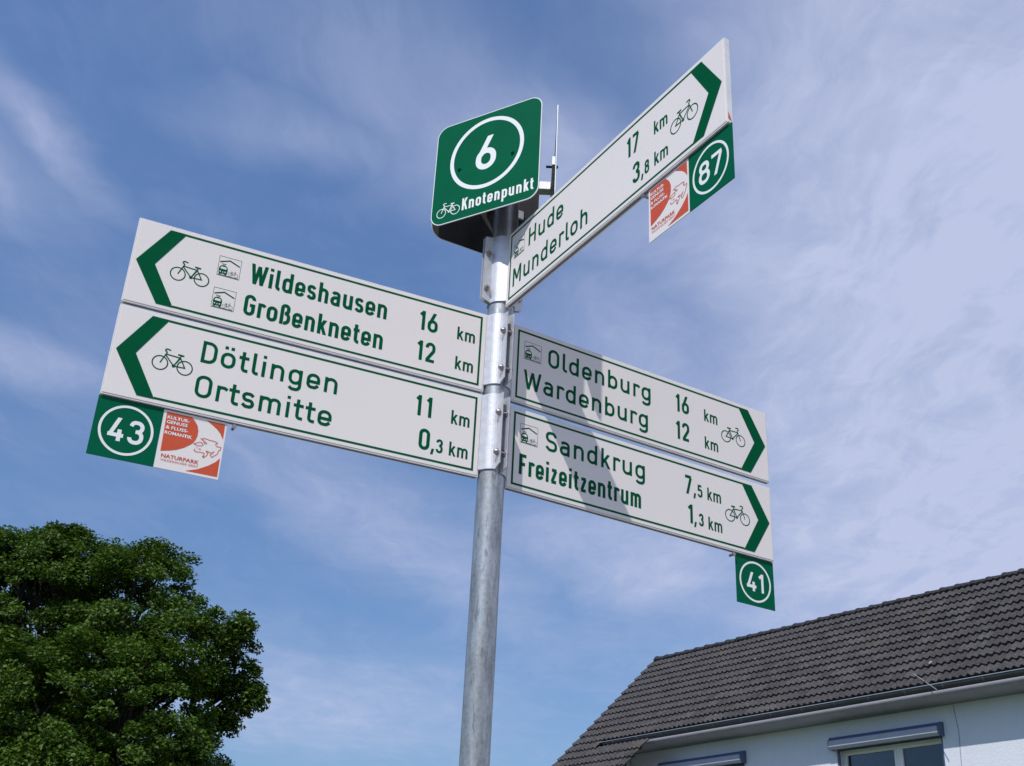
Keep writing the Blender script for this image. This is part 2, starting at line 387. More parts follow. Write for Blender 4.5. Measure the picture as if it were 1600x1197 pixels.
# ------------------------------------------------------------------ the sign post
POLE = Vector((-0.0444, 3.0105, 0)); PR = .038
YAW = {'L': 3.56933 - math.pi, 'R': .5437, 'H': -1.06381}
ZT = {'L1': 1.7210, 'L2': 1.4610, 'R3': 1.7191, 'R4': 1.4515, 'H': 1.9914}
KYAW, KZ, KW, KD = -.5438, 2.3965 + 1.55, .3763, .1322

mb = MB()
n = 48
prof = [(PR, .02), (PR, KZ - .10)]
ring = lambda r, z: [(r * math.cos(2 * math.pi * i / n), r * math.sin(2 * math.pi * i / n), z) for i in range(n)]
mb.add(ring(PR, -.3) + ring(PR, KZ - .09), [(i, (i + 1) % n, n + (i + 1) % n, n + i) for i in range(n)], M['galv'], True)
mb.add(ring(PR, KZ - .09) + ring(.03, KZ - .075), [(i, (i + 1) % n, n + (i + 1) % n, n + i) for i in range(n)] + [list(range(n, 2 * n))], M['black'], True)
pole = mb.build('sign_pole'); pole.location = POLE
tag(pole, 'round galvanised steel pole that carries all the green and white cycle signs', 'pole')

def frame_at(loc, yaw):
    return Matrix.Translation(loc) @ Matrix.Rotation(yaw, 4, 'Z')

TH = .018           # thickness of the hollow arrow signs
def shell(par, side, zh, other=False):
    """half clamp round the pole. Local frame of the sign, pole axis at (ax, TH/2). side=+1: sign lies at +x of pole"""
    ax = -.0429 if side > 0 else 1.0429; ay = .009
    cl = MB(); ri, ro = PR + .0008, PR + .0040
    N = 22; half = math.pi / 2 - .10
    c0 = 0 if side > 0 else math.pi
    if other: c0 += math.pi
    inn = [(ax + ri * math.cos(c0 - half + 2 * half * i / N), ay + ri * math.sin(c0 - half + 2 * half * i / N)) for i in range(N + 1)]
    out = [(ax + ro * math.cos(c0 - half + 2 * half * i / N), ay + ro * math.sin(c0 - half + 2 * half * i / N)) for i in range(N + 1)]
    z0, z1 = .020, zh - .001
    ni = N + 1
    vs = [(x, y, z0) for x, y in inn + out] + [(x, y, z1) for x, y in inn + out]
    o2 = 2 * ni
    fs = []
    for i in range(N):
        fs += [(i, i + 1, o2 + i + 1, o2 + i), (ni + i, o2 + ni + i, o2 + ni + i + 1, ni + i + 1), (i, ni + i, ni + i + 1, i + 1), (o2 + i, o2 + i + 1, o2 + ni + i + 1, o2 + ni + i)]
    cl.add(vs, fs, M['alu'], False)
    sx = side * (-1 if other else 1)
    for fs_ in (-1, 1):         # flanges, front (-y) and back (+y)
        xa = ax + sx * .0050; xb = xa + sx * .0030
        y0 = ay + fs_ * (ri - .001); y1 = ay + fs_ * (PR + .030)
        poly = [(y0, z0), (y1, z0 + .010), (y1, z1 - .006), (y0, z1)]
        cl.prism(poly, 'x', min(xa, xb), max(xa, xb), M['alu'])
    if not other:               # web that joins the shell to the end of the sign
        xs = ax + side * (ro - .0006); xe = 0.002 if side > 0 else .998
        cl.box((min(xs, xe), ay - .0075, z0 + .002), (max(xs, xe), ay + .0075, z1 - .002), M['alu'])
        for s2 in (-1, 1):
            a = [(ax + side * ro * .80, ay + s2 * ro * .60), (xe, ay + s2 * .0085), (xe, ay + s2 * .0055), (ax + side * ro * .80, ay + s2 * (ro * .60 - .003))]
            cl.prism(a, 'z', z0 + .001, z1 - .001, M['alu'])
    o = cl.build('clamp', par)
    bev = o.modifiers.new('b', 'BEVEL'); bev.width = .0006; bev.segments = 1; bev.limit_method = 'ANGLE'; bev.angle_limit = R(50)
    return o, ax, ay
def bolts(cl, ax, ay, side, zs, fs_=-1):
    """bolts through the flange pair; head on the -x side"""
    y = ay + fs_ * (PR + .018)
    for z in zs:
        m = MB()
        m.tube((ax - .014, y, z), (ax + .022, y, z), .0035, M['steel'], 10)
        m.tube((ax - .0145, y, z), (ax - .0082, y, z), .0100, M['steel'], 6)
        m.tube((ax - .0205, y, z), (ax - .0145, y, z), .0055, M['steel'], 10, .0082)
        m.tube((ax + .0082, y, z), (ax + .0145, y, z), .0095, M['steel'], 6)
        m.build('bolt', cl)

def arrow_sign(key, label, lines, arrowdir):
    """lines: list of (name, list of print commands)"""
    fam = key[0]; z = ZT[key] + 1.55 - .25; yaw = YAW[fam]
    t = Vector((math.cos(yaw), math.sin(yaw), 0)); fr = Vector((t.y, -t.x, 0))
    if fam == 'L': o = POLE - t * 1.0429 + fr * .009
    else: o = POLE + t * .0429 + fr * .009
    root = empty('arrow_sign', mtx=frame_at(Vector((o.x, o.y, z)), yaw))
    tag(root, label, 'sign', 'cycle route arrow signs on the pole')
    # panel: extruded box with a rolled rim, lower lip and a closing strip at the tip
    m = MB()
    m.box((.0025, 0, .0035), (.9975, TH, .2465), M['white'], .0012)
    m.build('panel', root)
    rm = MB()
    for (a, c) in (((.001, .0012, -.0005), (.999, TH - .0012, .0034)), ((.001, .0012, .2466), (.999, TH - .0012, .2505)), ((-.0005, .0012, .0), (.0024, TH - .0012, .25)), ((.9976, .0012, .0), (1.0005, TH - .0012, .25))):
        rm.box(a, c, M['rim'], .0008)
    # strip coloured as the shade in the small plates' slot; no groove is cut
    rm.box((.006, .0058, -.0011), (.994, .0118, -.0006), M['slot'])
    rm.build('frame', root)
    if key == 'H':
        st = MB(); st.add([(1.0012, .003, .012), (1.0012, .013, .006), (1.0012, .004, .030)], [(0, 1, 2)], M['red']); st.build('sticker', root, False)
    g = M['green']; wh = M['white']
    mir = (lambda p: (1000 - p[0], p[1])) if arrowdir < 0 else (lambda p: p)
    f = Flat(); w = 6.2
    path = [(877, 234.2), (16 + w / 2, 234.2), (16 + w / 2, 14 + w / 2), (877, 14 + w / 2)]
    f.ribbon([mir(p) for p in path], w, g); f.build('border_line', root, False)
    f = Flat(2)
    f.poly([mir(p) for p in [(875, 237.3), (918, 237.3), (988, 125.5), (918, 14), (875, 14), (940, 125.5)]], g)
    f.build('arrow_mark', root, False)
    for name, lab, fn in lines:
        f = Flat(); fn(f); ob = f.build(name, root, False)
        if lab: ob['label'] = lab
    return root

g = M['green']; wh = M['white']
def T(s, x0, x1, y, cap=61.5, **k): return lambda f: text(f, s, x0, x1, y, cap, g, **k)
def KM(x0, y): return lambda f: text(f, 'km', x0, x0 + 55.5, y, 41.5, g, stroke=.15, gap=.12)
def DEC(a, c, xa, xa1, xc, x0, x1, y):
    def fn(f):
        text(f, a, xa, xa1, y, 61, g, stroke=.16); text(f, ',', xc, xc + 8, y, 61, g, stroke=.12, kx=1); text(f, c, x0, x1, y, 40, g, stroke=.165)
    return fn
def B(fx, rx, y=115): return lambda f: bike(f, fx, rx, y, 19, g)
def I(x, y): return lambda f: station(f, x, y, g, wh)
ENG = dict(stroke=.158, gap=.112)
sL1 = arrow_sign('L1', 'upper left arrow sign reading Wildeshausen 16 km and Großenkneten 12 km', [
 ('bicycle_symbol', None, B(120.5, 182)), ('station_symbol', None, I(217, 143)), ('station_symbol', None, I(217, 46)),
 ('place_name', 'lettering Wildeshausen', T('Wildeshausen', 304, 693, 144.5, **ENG)), ('place_name', 'lettering Großenkneten', T('Großenkneten', 301, 690, 48, **ENG)),
 ('distance', 'number 16', T('16', 789, 847, 143.5, stroke=.155)), ('distance', 'number 12', T('12', 789, 847, 48, stroke=.155)),
 ('unit', 'letters km', KM(908, 143.5)), ('unit', 'letters km', KM(908, 48))], -1)
sL2 = arrow_sign('L2', 'lower left arrow sign reading Dötlingen 11 km and Ortsmitte 0,3 km', [
 ('bicycle_symbol', None, B(121, 182.5)),
 ('place_name', 'lettering Dötlingen', T('Dötlingen', 217, 579, 142.5, gap=.20)), ('place_name', 'lettering Ortsmitte', T('Ortsmitte', 216, 574, 46, gap=.20)),
 ('distance', 'number 11', T('11', 801, 850, 140, stroke=.155, gap=.25)), ('distance', 'number 0,3', DEC('0', '3', 820, 852, 856, 871, 891, 43.5)),
 ('unit', 'letters km', KM(909, 138.5)), ('unit', 'letters km', KM(909.5, 43.5))], -1)
sR3 = arrow_sign('R3', 'upper right arrow sign reading Oldenburg 16 km and Wardenburg 12 km, partly shaded', [
 ('bicycle_symbol', None, B(880, 818)), ('station_symbol', None, I(40, 146.5)),
 ('place_name', 'lettering Oldenburg', T('Oldenburg', 125, 510, 146.5, gap=.20)), ('place_name', 'lettering Wardenburg', T('Wardenburg', 42, 499, 51, gap=.19)),
 ('distance', 'number 16', T('16', 609, 665, 145.5, stroke=.155)), ('distance', 'number 12', T('12', 608, 665, 51, stroke=.155)),
 ('unit', 'letters km', KM(727.5, 144)), ('unit', 'letters km', KM(727, 48.5))], 1)
sR4 = arrow_sign('R4', 'lower right arrow sign reading Sandkrug 7,5 km and Freizeitzentrum 1,3 km', [
 ('bicycle_symbol', None, B(884, 822, 113.5)), ('station_symbol', None, I(39, 146.5)),
 ('place_name', 'lettering Sandkrug', T('Sandkrug', 126, 486, 145.5, gap=.20)), ('place_name', 'lettering Freizeitzentrum', T('Freizeitzentrum', 40, 471, 50.5, stroke=.160, gap=.110)),
 ('distance', 'number 7,5', DEC('7', '5', 640, 670, 675, 692, 711, 143.5)), ('distance', 'number 1,3', DEC('1', '3', 649, 670, 675, 694, 713, 50)),
 ('unit', 'letters km', KM(731, 142.5)), ('unit', 'letters km', KM(732, 46.5))], 1)
sH = arrow_sign('H', 'topmost arrow sign, pointing up right, reading Hude 17 km and Munderloh 3,8 km', [
 ('bicycle_symbol', None, B(879, 814, 113)), ('station_symbol', None, I(37, 144)),
 ('place_name', 'lettering Hude', T('Hude', 121, 307, 145, gap=.20)), ('place_name', 'lettering Munderloh', T('Munderloh', 38, 431, 48, gap=.20)),
 ('distance', 'number 17', T('17', 609, 664, 142.5, stroke=.155)), ('distance', 'number 3,8', DEC('3', '8', 636, 667, 672, 687, 706, 47)),
 ('unit', 'letters km', KM(727, 144)), ('unit', 'letters km', KM(727, 48))], 1)

for rt, side in ((sL1, -1), (sL2, -1), (sR3, 1), (sR4, 1)):
    cl, ax, ay = shell(rt, side, .25)
    if side < 0:
        bolts(cl, ax, ay, side, (.065, .185)); bolts(cl, ax, ay, side, (.065, .185), 1)
cl, ax, ay = shell(sH, 1, .25); cl2, _, _ = shell(sH, 1, .25, other=True)
bolts(cl2, ax, ay, 1, (.065, .185)); bolts(cl2, ax, ay, 1, (.065, .185), 1)

# small plates hanging in the channel under the signs
def subplate(root, u0, name, label, cat, group, printer, matf, screw=None):
    mw = root.matrix_world @ Matrix.Translation((u0 / 1000, .0070, -.1565))
    e = empty(name, mtx=mw); tag(e, label, cat, group)
    m = MB(); m.box((0, 0, 0), (.1565, .0022, .1540), matf, .0004)
    m.build('plate', e)
    printer(e)
    if screw is not None:
        s = MB(); s.tube((screw, -.006, .1455), (screw, .012, .1455), .0042, M['steel'], 12); s.tube((screw, -.009, .1455), (screw, -.006, .1455), .0065, M['steel'], 6)
        s.build('fixing_screw', e)
    return e
def number_print(s, x0, x1):
    def fn(e):
        f = Flat(); f.ring(78, 77, 61.5, 6.2, M['wprint'], 72); f.build('ring_mark', e, False)
        f = Flat(); text(f, s, x0, x1, 46, 60, M['wprint'], stroke=.16, gap=.13); o = f.build('number', e, False); o['label'] = 'number ' + s
    return fn
def small_text(s, x, y, h, width, m, parent, bold=.0):
    cu = bpy.data.curves.new('lettering', 'FONT'); cu.body = s; cu.size = 1; cu.fill_mode = 'FRONT'; cu.resolution_u = 2; cu.offset = bold
    to = bpy.data.objects.new('t', cu); COL.objects.link(to); dg = bpy.context.evaluated_depsgraph_get()
    me = bpy.data.meshes.new_from_object(to.evaluated_get(dg)); bpy.data.objects.remove(to)
    co_ = np.zeros(len(me.vertices) * 3); me.vertices.foreach_get('co', co_); co_ = co_.reshape(-1, 3)
    mx = co_[:, 0].max() - co_[:, 0].min(); my = .73
    q = np.zeros_like(co_); q[:, 0] = x / 1000 + (co_[:, 0] - co_[:, 0].min()) * width / mx / 1000; q[:, 2] = y / 1000 + co_[:, 1] * h / my / 1000; q[:, 1] = -EPS * 2.6
    me.vertices.foreach_set('co', q.ravel()); me.materials.clear(); me.materials.append(m); me.name = 'lettering'; me.update()
    o = link(bpy.data.objects.new('lettering', me), parent); o['label'] = 'words ' + s
    return o
def park_print(e):
    # coordinates in mm from the lower left corner of the plate
    f = Flat(); red = M['red']
    f.poly([(6.5, 148.5), (29, 148.5), (48, 148.5), (68, 148.5), (75.1, 141.9), (84.5, 129.9), (88.9, 116.7), (89.1, 102.5), (85.7, 89.6), (78.4, 77.8), (62.4, 64.5), (45.8, 55.2), (28.7, 49.3), (8.4, 44.0)], red)
    f.poly([(105, 148.5), (151, 148.5), (151.8, 107.2), (142.9, 121.5), (132.9, 131.4), (120.3, 139.6)], red)
    f.poly([(75.0, 6.6), (152.8, 7.0), (152.3, 56.7), (143.0, 44.6), (126.7, 31.0), (103.3, 16.8)], red)
    f.build('red_field', e, False)
    f = Flat(2)
    for pts in [[(96.4, 97.2), (100.1, 97.5), (101.5, 94.9), (103.5, 99.5), (111.8, 99.8), (119.5, 98.0), (130.7, 98.2), (137.7, 95.8), (140.3, 94.3), (135.5, 91.6), (136.6, 87.4), (141.2, 85.4), (149.5, 85.9), (149.1, 79.2), (144.8, 74.1), (144.0, 67.9), (140.1, 63.0), (136.0, 59.4), (132.4, 55.2), (129.7, 56.0), (125.8, 61.7)], [(125.8, 61.7), (127.5, 60.1), (135.2, 70.5), (126.6, 65.9), (122.9, 66.1), (119.1, 68.8), (114.4, 67.1)], [(114.4, 67.1), (120.3, 64.5), (118.8, 57.1), (114.1, 52.0), (111.8, 49.1), (110.5, 51.2), (112.5, 55.7), (108.7, 50.8), (112.6, 60.7), (106.8, 62.4), (99.5, 61.7)], [(99.5, 61.7), (92.4, 60.6), (86.3, 63.6), (87.5, 67.9)], [(81.7, 80.6), (86.8, 82.8), (93.6, 86.4), (100.7, 88.1), (105.6, 83.2), (103.1, 79.6), (96.8, 78.1), (89.5, 78.0), (85.5, 79.9), (81.7, 80.6)], [(102.4, 94.6), (107.4, 92.7), (113.7, 88.1), (109.3, 86.7), (105.0, 90.1)], [(96.7, 68.0), (99.0, 70.6), (102.3, 69.3)], [(91.6, 73.9), (92.2, 70.6)]]:
        f.ribbon([(p[0] + .5, p[1]) for p in pts], 1.45, red)
    f.build('animal_outline', e, False)
    wp = M['wprint']
    for s_, y_, wd in (('KULTUR-', 131.3, 54), ('GENUSS', 119, 51), ('& FLUSS-', 104.7, 55), ('ROMANTIK', 90.5, 67)):
        small_text(s_, 10, y_, 8.6, wd, wp, e, .022)
    small_text('NATURPARK', 12, 29.8, 9.4, 91, red, e, .018)
    small_text('WILDESHAUSER GEEST', 12, 20.4, 5.6, 91, red, e, .0)
RN = 'green route number plates under the arrow signs'; NP = 'red and white nature park plates'
subplate(sL2, -2, 'route_number_plate', 'green square plate with white ringed 43 under the Dötlingen sign', 'plate', RN, number_print('43', 36.5, 121), M['greenp'])
subplate(sL2, 155.5, 'nature_park_plate', 'orange-red and white nature park plate at lower left, beside the green 43', 'plate', NP, park_print, M['white'], .173)
subplate(sH, 850.5, 'route_number_plate', 'green square plate with white ringed 87 under the Hude sign', 'plate', RN, number_print('87', 36, 121), M['greenp'])
subplate(sH, 693, 'nature_park_plate', 'orange-red and white nature park plate at upper right, left of the green 87', 'plate', NP, park_print, M['white'], -.014)
subplate(sR4, 843.5, 'route_number_plate', 'green square plate with white ringed 41 under the Sandkrug sign', 'plate', RN, number_print('41', 42, 112), M['greenp'], -.012)

# ------------------------------------------------------------------ junction number hat on top
hat = empty('junction_number_sign', (POLE.x, POLE.y, KZ - KW))
tag(hat, 'three green rounded plates on top of the pole, reading 6 Knotenpunkt', 'sign')
def rounded(w, h, r, inset=0, seg=8):
    return [(p.x, p.y) for p in fillet([(inset, inset, r), (w - inset, inset, r), (w - inset, h - inset, r), (inset, h - inset, r)], True, seg=seg)]
def number_plate(yaw, dist):
    t = Vector((math.cos(yaw), math.sin(yaw), 0)); fr = Vector((t.y, -t.x, 0))
    o = fr * dist - t * KW / 2
    m = MB(); pts = rounded(KW, KW, .040)
    n = len(pts)
    vs = [(x, 0, z) for x, z in pts] + [(x, .003, z) for x, z in pts]
    m.add(vs, [(i, (i + 1) % n, n + (i + 1) % n, n + i) for i in range(n)], M['wprint'], True)
    m.add(vs[:n], [list(range(n))], M['wprint']); m.add(vs[n:], [list(range(n))], M['alurough'])
    pl = m.build('number_plate', hat); pl.matrix_local = Matrix.Translation(o) @ Matrix.Rotation(yaw, 4, 'Z')
    k = KW * 1000
    f = Flat(); f.poly([(x * 1000, z * 1000) for x, z in rounded(KW, KW, .038, .0026)], M['greenp']); f.build('green_field', pl, False)
    f = Flat(2); f.ring(187.5, 222, 124.5, 13.5, M['wprint'], 96); f.build('ring_mark', pl, False)
    f = Flat(2); text(f, '6', 150.5, 222.5, 160, 124, M['wprint'], stroke=.155, gap=0); f.build('number', pl, False)
    f = Flat(2); text(f, 'Knotenpunkt', 112, 360, 30, 43.5, M['wprint'], stroke=.156, gap=.14); q = f.build('lettering', pl, False); q['label'] = 'word Knotenpunkt'
    f = Flat(2); bike(f, 38, 88, 41, 19.5, M['wprint'], 3.0); f.build('bicycle_symbol', pl, False)
    for u, v in ((.281, .189), (.092, .190)):
        s = MB(); s.tube((u, 0, v), (u, -.004, v), .0062, M['greenp'], 6); s.tube((u, -.004, v), (u, -.007, v), .0048, M['greenp'], 10, .003); s.tube((u, .003, v), (u, .03, v), .004, M['black'], 10)
        s.build('bolt', pl)
    # rail behind the plate and the arm to the pole
    s = MB(); s.box((.06, .0034, .176), (KW - .06, .012, .206), M['alu']); s.build('rail', pl)
    s = MB(); s.box((KW / 2 - .016, .0124, .165), (KW / 2 + .016, dist - PR - .004, .195), M['alu'], .002)
    s.tube((KW / 2 - .0165, dist - .07, .18), (KW / 2 + .0165, dist - .07, .18), .006, M['black'], 10)
    s.build('support_arm', pl)
    return pl
number_plate(KYAW, KD); number_plate(KYAW + 2 * math.pi / 3, KD + .014); number_plate(KYAW - 2 * math.pi / 3, KD)
s = MB(); s.tube((0, 0, .155), (0, 0, .205), PR + .005, M['alu'], 32); s.build('collar', hat)

# ------------------------------------------------------------------ house
TH_ = .6190861; HA = Vector((math.sin(TH_), -math.cos(TH_), 0)); HN = Vector((math.cos(TH_), math.sin(TH_), 0)); SC = 19.0
HM = Matrix((( *HA, 0), (*HN, 0), (0, 0, 1, 0), (0, 0, 0, 1))).transposed()   # local x along the eaves to the right, y away, z up
HM.translation = Vector((0, 0, 0))
OFF_G, Z_G = SC, SC * .26970599 + 1.55; OFF_R, Z_R = SC * 1.1496837, SC * .41066741 + 1.55; T0 = -1.22404 * SC
T1 = -5.5
slope = math.atan2(Z_R - Z_G, OFF_R - OFF_G)
def rust(t, bs, vec): pass
def wallm(t, bs, vec):
    mp = t.n('ShaderNodeMapping'); t.put(mp.inputs[0], vec); mp.inputs['Scale'].default_value = (1, 1, .16)
    st = t.mr(t.noise(mp.outputs[0], 5.5, 5, .65), .45, .75, 0, .09); bl_ = t.mr(t.noise(vec, 1.6, 5, .6), .35, .7, 0, .25); gr_ = t.mr(t.noise(vec, 48., 4, .7), .3, .7, 0, .15)
    c = t.mix(bl_, (.70, .72, .80, 1), (.62, .66, .72, 1)); c = t.mix(st, c, (.38, .40, .43, 1)); c = t.mix(gr_, c, (.40, .43, .50, 1)); t.put(bs.inputs['Base Color'], c)
M['wall'] = mat('pale_blue_render', (.58, .62, .72), .9, bump=.8, bscale=55, build=wallm)
M['zinc'] = mat('zinc', (.075, .082, .10), .45, .4, var=.25, vscale=6)
M['bracket'] = mat('gutter_strap', (.16, .16, .18), .5)
M['lip'] = mat('bright_zinc_edge', (.42, .45, .50), .4, .5)
M['pvc'] = mat('white_window_frame', (.78, .79, .80), .35)
M['box'] = mat('grey_blue_shutter_box', (.085, .11, .21), .42, var=.08, vscale=5)
M['boxf'] = mat('pale_shutter_panel', (.36, .38, .47), .45, var=.08, vscale=5)
M['soffit'] = mat('painted_soffit_board', (.25, .245, .28), .6, var=.15, vscale=4)
M['curtain'] = mat('blue_grey_curtain', (.17, .22, .30), .9)
def glassm():
    m = bpy.data.materials.new('window_glass'); m.use_nodes = True; t = NB(m.node_tree); t.t.nodes.clear()
    tr_ = t.n('ShaderNodeBsdfTransparent'); tr_.inputs[0].default_value = (.62, .68, .72, 1); gs = t.n('ShaderNodeBsdfGlossy'); gs.inputs['Roughness'].default_value = .03
    fr_ = t.n('ShaderNodeFresnel'); fr_.inputs[0].default_value = 1.5; mx = t.n('ShaderNodeMixShader'); t.put(mx.inputs[0], t.m('MULTIPLY', fr_.outputs[0], 1.4, clamp=True))
    t.put(mx.inputs[1], tr_); t.put(mx.inputs[2], gs); t.put(t.n('ShaderNodeOutputMaterial').inputs[0], mx); return m
M['glass'] = glassm()
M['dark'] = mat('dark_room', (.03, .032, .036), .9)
M['stick'] = mat('weathered_rod', (.26, .25, .23), .6)
def tilem(t, bs, vec):
    geo = t.n('ShaderNodeNewGeometry'); oi = t.n('ShaderNodeObjectInfo')
    pos = geo.outputs['Position']
    a = t.mr(t.noise(pos, 2.2, 5, .65), .3, .7); c = t.mr(t.noise(pos, 34., 5, .7), .32, .72)
    lich = t.mr(t.noise(pos, 16., 4, .6), .66, .72, 0, .55)
    base = t.mix(a, (.013, .0125, .016, 1), (.034, .032, .036, 1))
    base = t.mix(t.m('MULTIPLY', t.m('POWER', c, 1.6), .85), base, (.110, .100, .105, 1))
    base = t.mix(t.mr(t.noise(pos, 55., 3, .6), .57, .66, 0, .65), base, (.008, .008, .011, 1))
    base = t.mix(t.mr(t.noise(pos, 1.1, 4, .6), .55, .72, 0, .35), base, (.075, .062, .040, 1))
    base = t.mix(t.m('MULTIPLY', t.mr(t.noise(pos, 7., 3, .6), .5, .8), .5), base, (.015, .015, .018, 1))
    base = t.mix(lich, base, (.15, .14, .12, 1))
    v = t.n('ShaderNodeHueSaturation'); t.put(v.inputs['Value'], t.m('ADD', .66, t.m('MULTIPLY', oi.outputs['Random'], .62))); t.put(v.inputs['Color'], base)
    t.put(bs.inputs['Base Color'], v.outputs[0])
    bp = t.n('ShaderNodeBump'); bp.inputs['Strength'].default_value = .5; bp.inputs['Distance'].default_value = .006
    t.put(bp.inputs['Height'], t.noise(pos, 60., 4, .7)); t.put(bs.inputs['Normal'], bp)
M['tile'] = mat('weathered_concrete_tile', (.08, .08, .08), .85, build=tilem)
M['ridge'] = mat('dark_ridge_tile', (.022, .023, .030), .75, var=.4, vscale=9, bump=.4, bscale=60)
M['lichen'] = mat('white_lichen', (.30, .29, .26), .9, bump=.5, bscale=60)

house = empty('house', mtx=HM)
tag(house, 'pale blue rendered house with dark wavy tiled roof and shuttered windows', 'house')
OFF_W = OFF_G + .50; OFF_B = 2 * OFF_R - OFF_W + 0.0; TB = -20.50; TW = -21.70   # front wall, back wall, left end of the upper wall
zr = lambda off: Z_G + (off - OFF_G) * math.tan(slope)               # roof surface height at a depth
EAVE_B = OFF_G - 2.3
# roof: one closed body, main slope, lower extension at the left, rear slope
m = MB()
d = .06
m.add([(T0 + .03, OFF_G, zr(OFF_G) - d), (T1, OFF_G, zr(OFF_G) - d), (T1, OFF_R, Z_R - d), (T0 + .03, OFF_R, Z_R - d),
       (T0 + .03, OFF_G, zr(OFF_G) - d - .16), (T1, OFF_G, zr(OFF_G) - d - .16), (T1, OFF_R, Z_R - d - .16), (T0 + .03, OFF_R, Z_R - d - .16)],
      [(0, 1, 2, 3), (4, 7, 6, 5), (0, 4, 5, 1), (1, 5, 6, 2), (2, 6, 7, 3), (3, 7, 4, 0)], M['dark'])
za = zr(EAVE_B)
m.add([(T0 + .03, EAVE_B, za - d), (TB - .3, EAVE_B, za - d), (T0 + 1.3, OFF_G - .002, zr(OFF_G) - d), (T0 + .03, OFF_G - .002, zr(OFF_G) - d),
       (T0 + .03, EAVE_B, za - d - .16), (TB - .3, EAVE_B, za - d - .16), (T0 + 1.3, OFF_G - .002, zr(OFF_G) - d - .16), (T0 + .03, OFF_G - .002, zr(OFF_G) - d - .16)],
      [(0, 1, 2, 3), (4, 7, 6, 5), (0, 4, 5, 1), (1, 5, 6, 2), (2, 6, 7, 3), (3, 7, 4, 0)], M['dark'])
OB = 2 * OFF_R - OFF_G
m.add([(T0 + .03, OB, zr(OFF_G) - d), (T1, OB, zr(OFF_G) - d), (T1, OFF_R + .002, Z_R - d), (T0 + .03, OFF_R + .002, Z_R - d),
       (T0 + .03, OB, zr(OFF_G) - d - .16), (T1, OB, zr(OFF_G) - d - .16), (T1, OFF_R + .002, Z_R - d - .16), (T0 + .03, OFF_R + .002, Z_R - d - .16)],
      [(0, 1, 2, 3), (4, 7, 6, 5), (0, 4, 5, 1), (1, 5, 6, 2), (2, 6, 7, 3), (3, 7, 4, 0)], M['tile'])
m.build('roof_deck', house)

# walls with real window openings
WIN = [(-15.62, -13.19), (-20.55, -18.08)]; ZW1 = 4.33 + 1.55; ZW0 = ZW1 - 1.35
m = MB(); zt = zr(OFF_G) - .17
def wallrect(x0, x1, z0, z1, th=.30): m.box((x0, OFF_W, z0), (x1, OFF_W + th, z1), M['wall'])
xs = sorted([w for w in WIN]); cur = TW
for (a, c) in xs:
    wallrect(cur, a, 0, zt); wallrect(a + .0005, c - .0005, ZW1, zt); wallrect(a + .0005, c - .0005, 0, ZW0); cur = c
wallrect(cur, T1 - .2, 0, zt)
gx0 = T0 + .12
m.box((gx0, EAVE_B + .35, 0), (TB - .35, EAVE_B + .62, zr(EAVE_B + .35) - .24), M['wall'])       # low front wall of the extension
m.prism([(EAVE_B + .63, 0), (OB - .5, 0), (OB - .5, zr(OFF_G + .5) - .26), (OFF_R, Z_R - .26), (EAVE_B + .63, zr(EAVE_B + .63) - .26)], 'x', gx0, gx0 + .3, M['wall'])
m.prism([(EAVE_B + .63, 0), (OFF_W - .01, 0), (OFF_W - .01, zr(OFF_W) - .6), (EAVE_B + .63, zr(EAVE_B + .63) - .26)], 'x', TW - .30, TW - .005, M['wall'])
m.prism([(OFF_W + .301, 0), (OB - .5, 0), (OB - .5, zr(OFF_G + .5) - .26), (OFF_R, Z_R - .26), (OFF_W + .301, zr(OFF_W + .301) - .26)], 'x', T1 - .5, T1 - .2, M['wall'])
m.box((gx0 + .301, OB - .8, 0), (T1 - .501, OB - .501, zr(OFF_G + .5) - .27), M['wall'])
m.build('wall', house)
# thin downlead wire on the wall
m = MB(); pts = [(-12.88, OFF_W - .012, Z_G - .3), (-12.83, OFF_W - .012, 5.9), (-12.86, OFF_W - .012, 5.2), (-12.82, OFF_W - .012, 3.0), (-12.84, OFF_W - .012, .3)]
for p, q in zip(pts, pts[1:]): m.tube(p, q, .004, M['bracket'], 6)
m.build('downlead_wire', house)

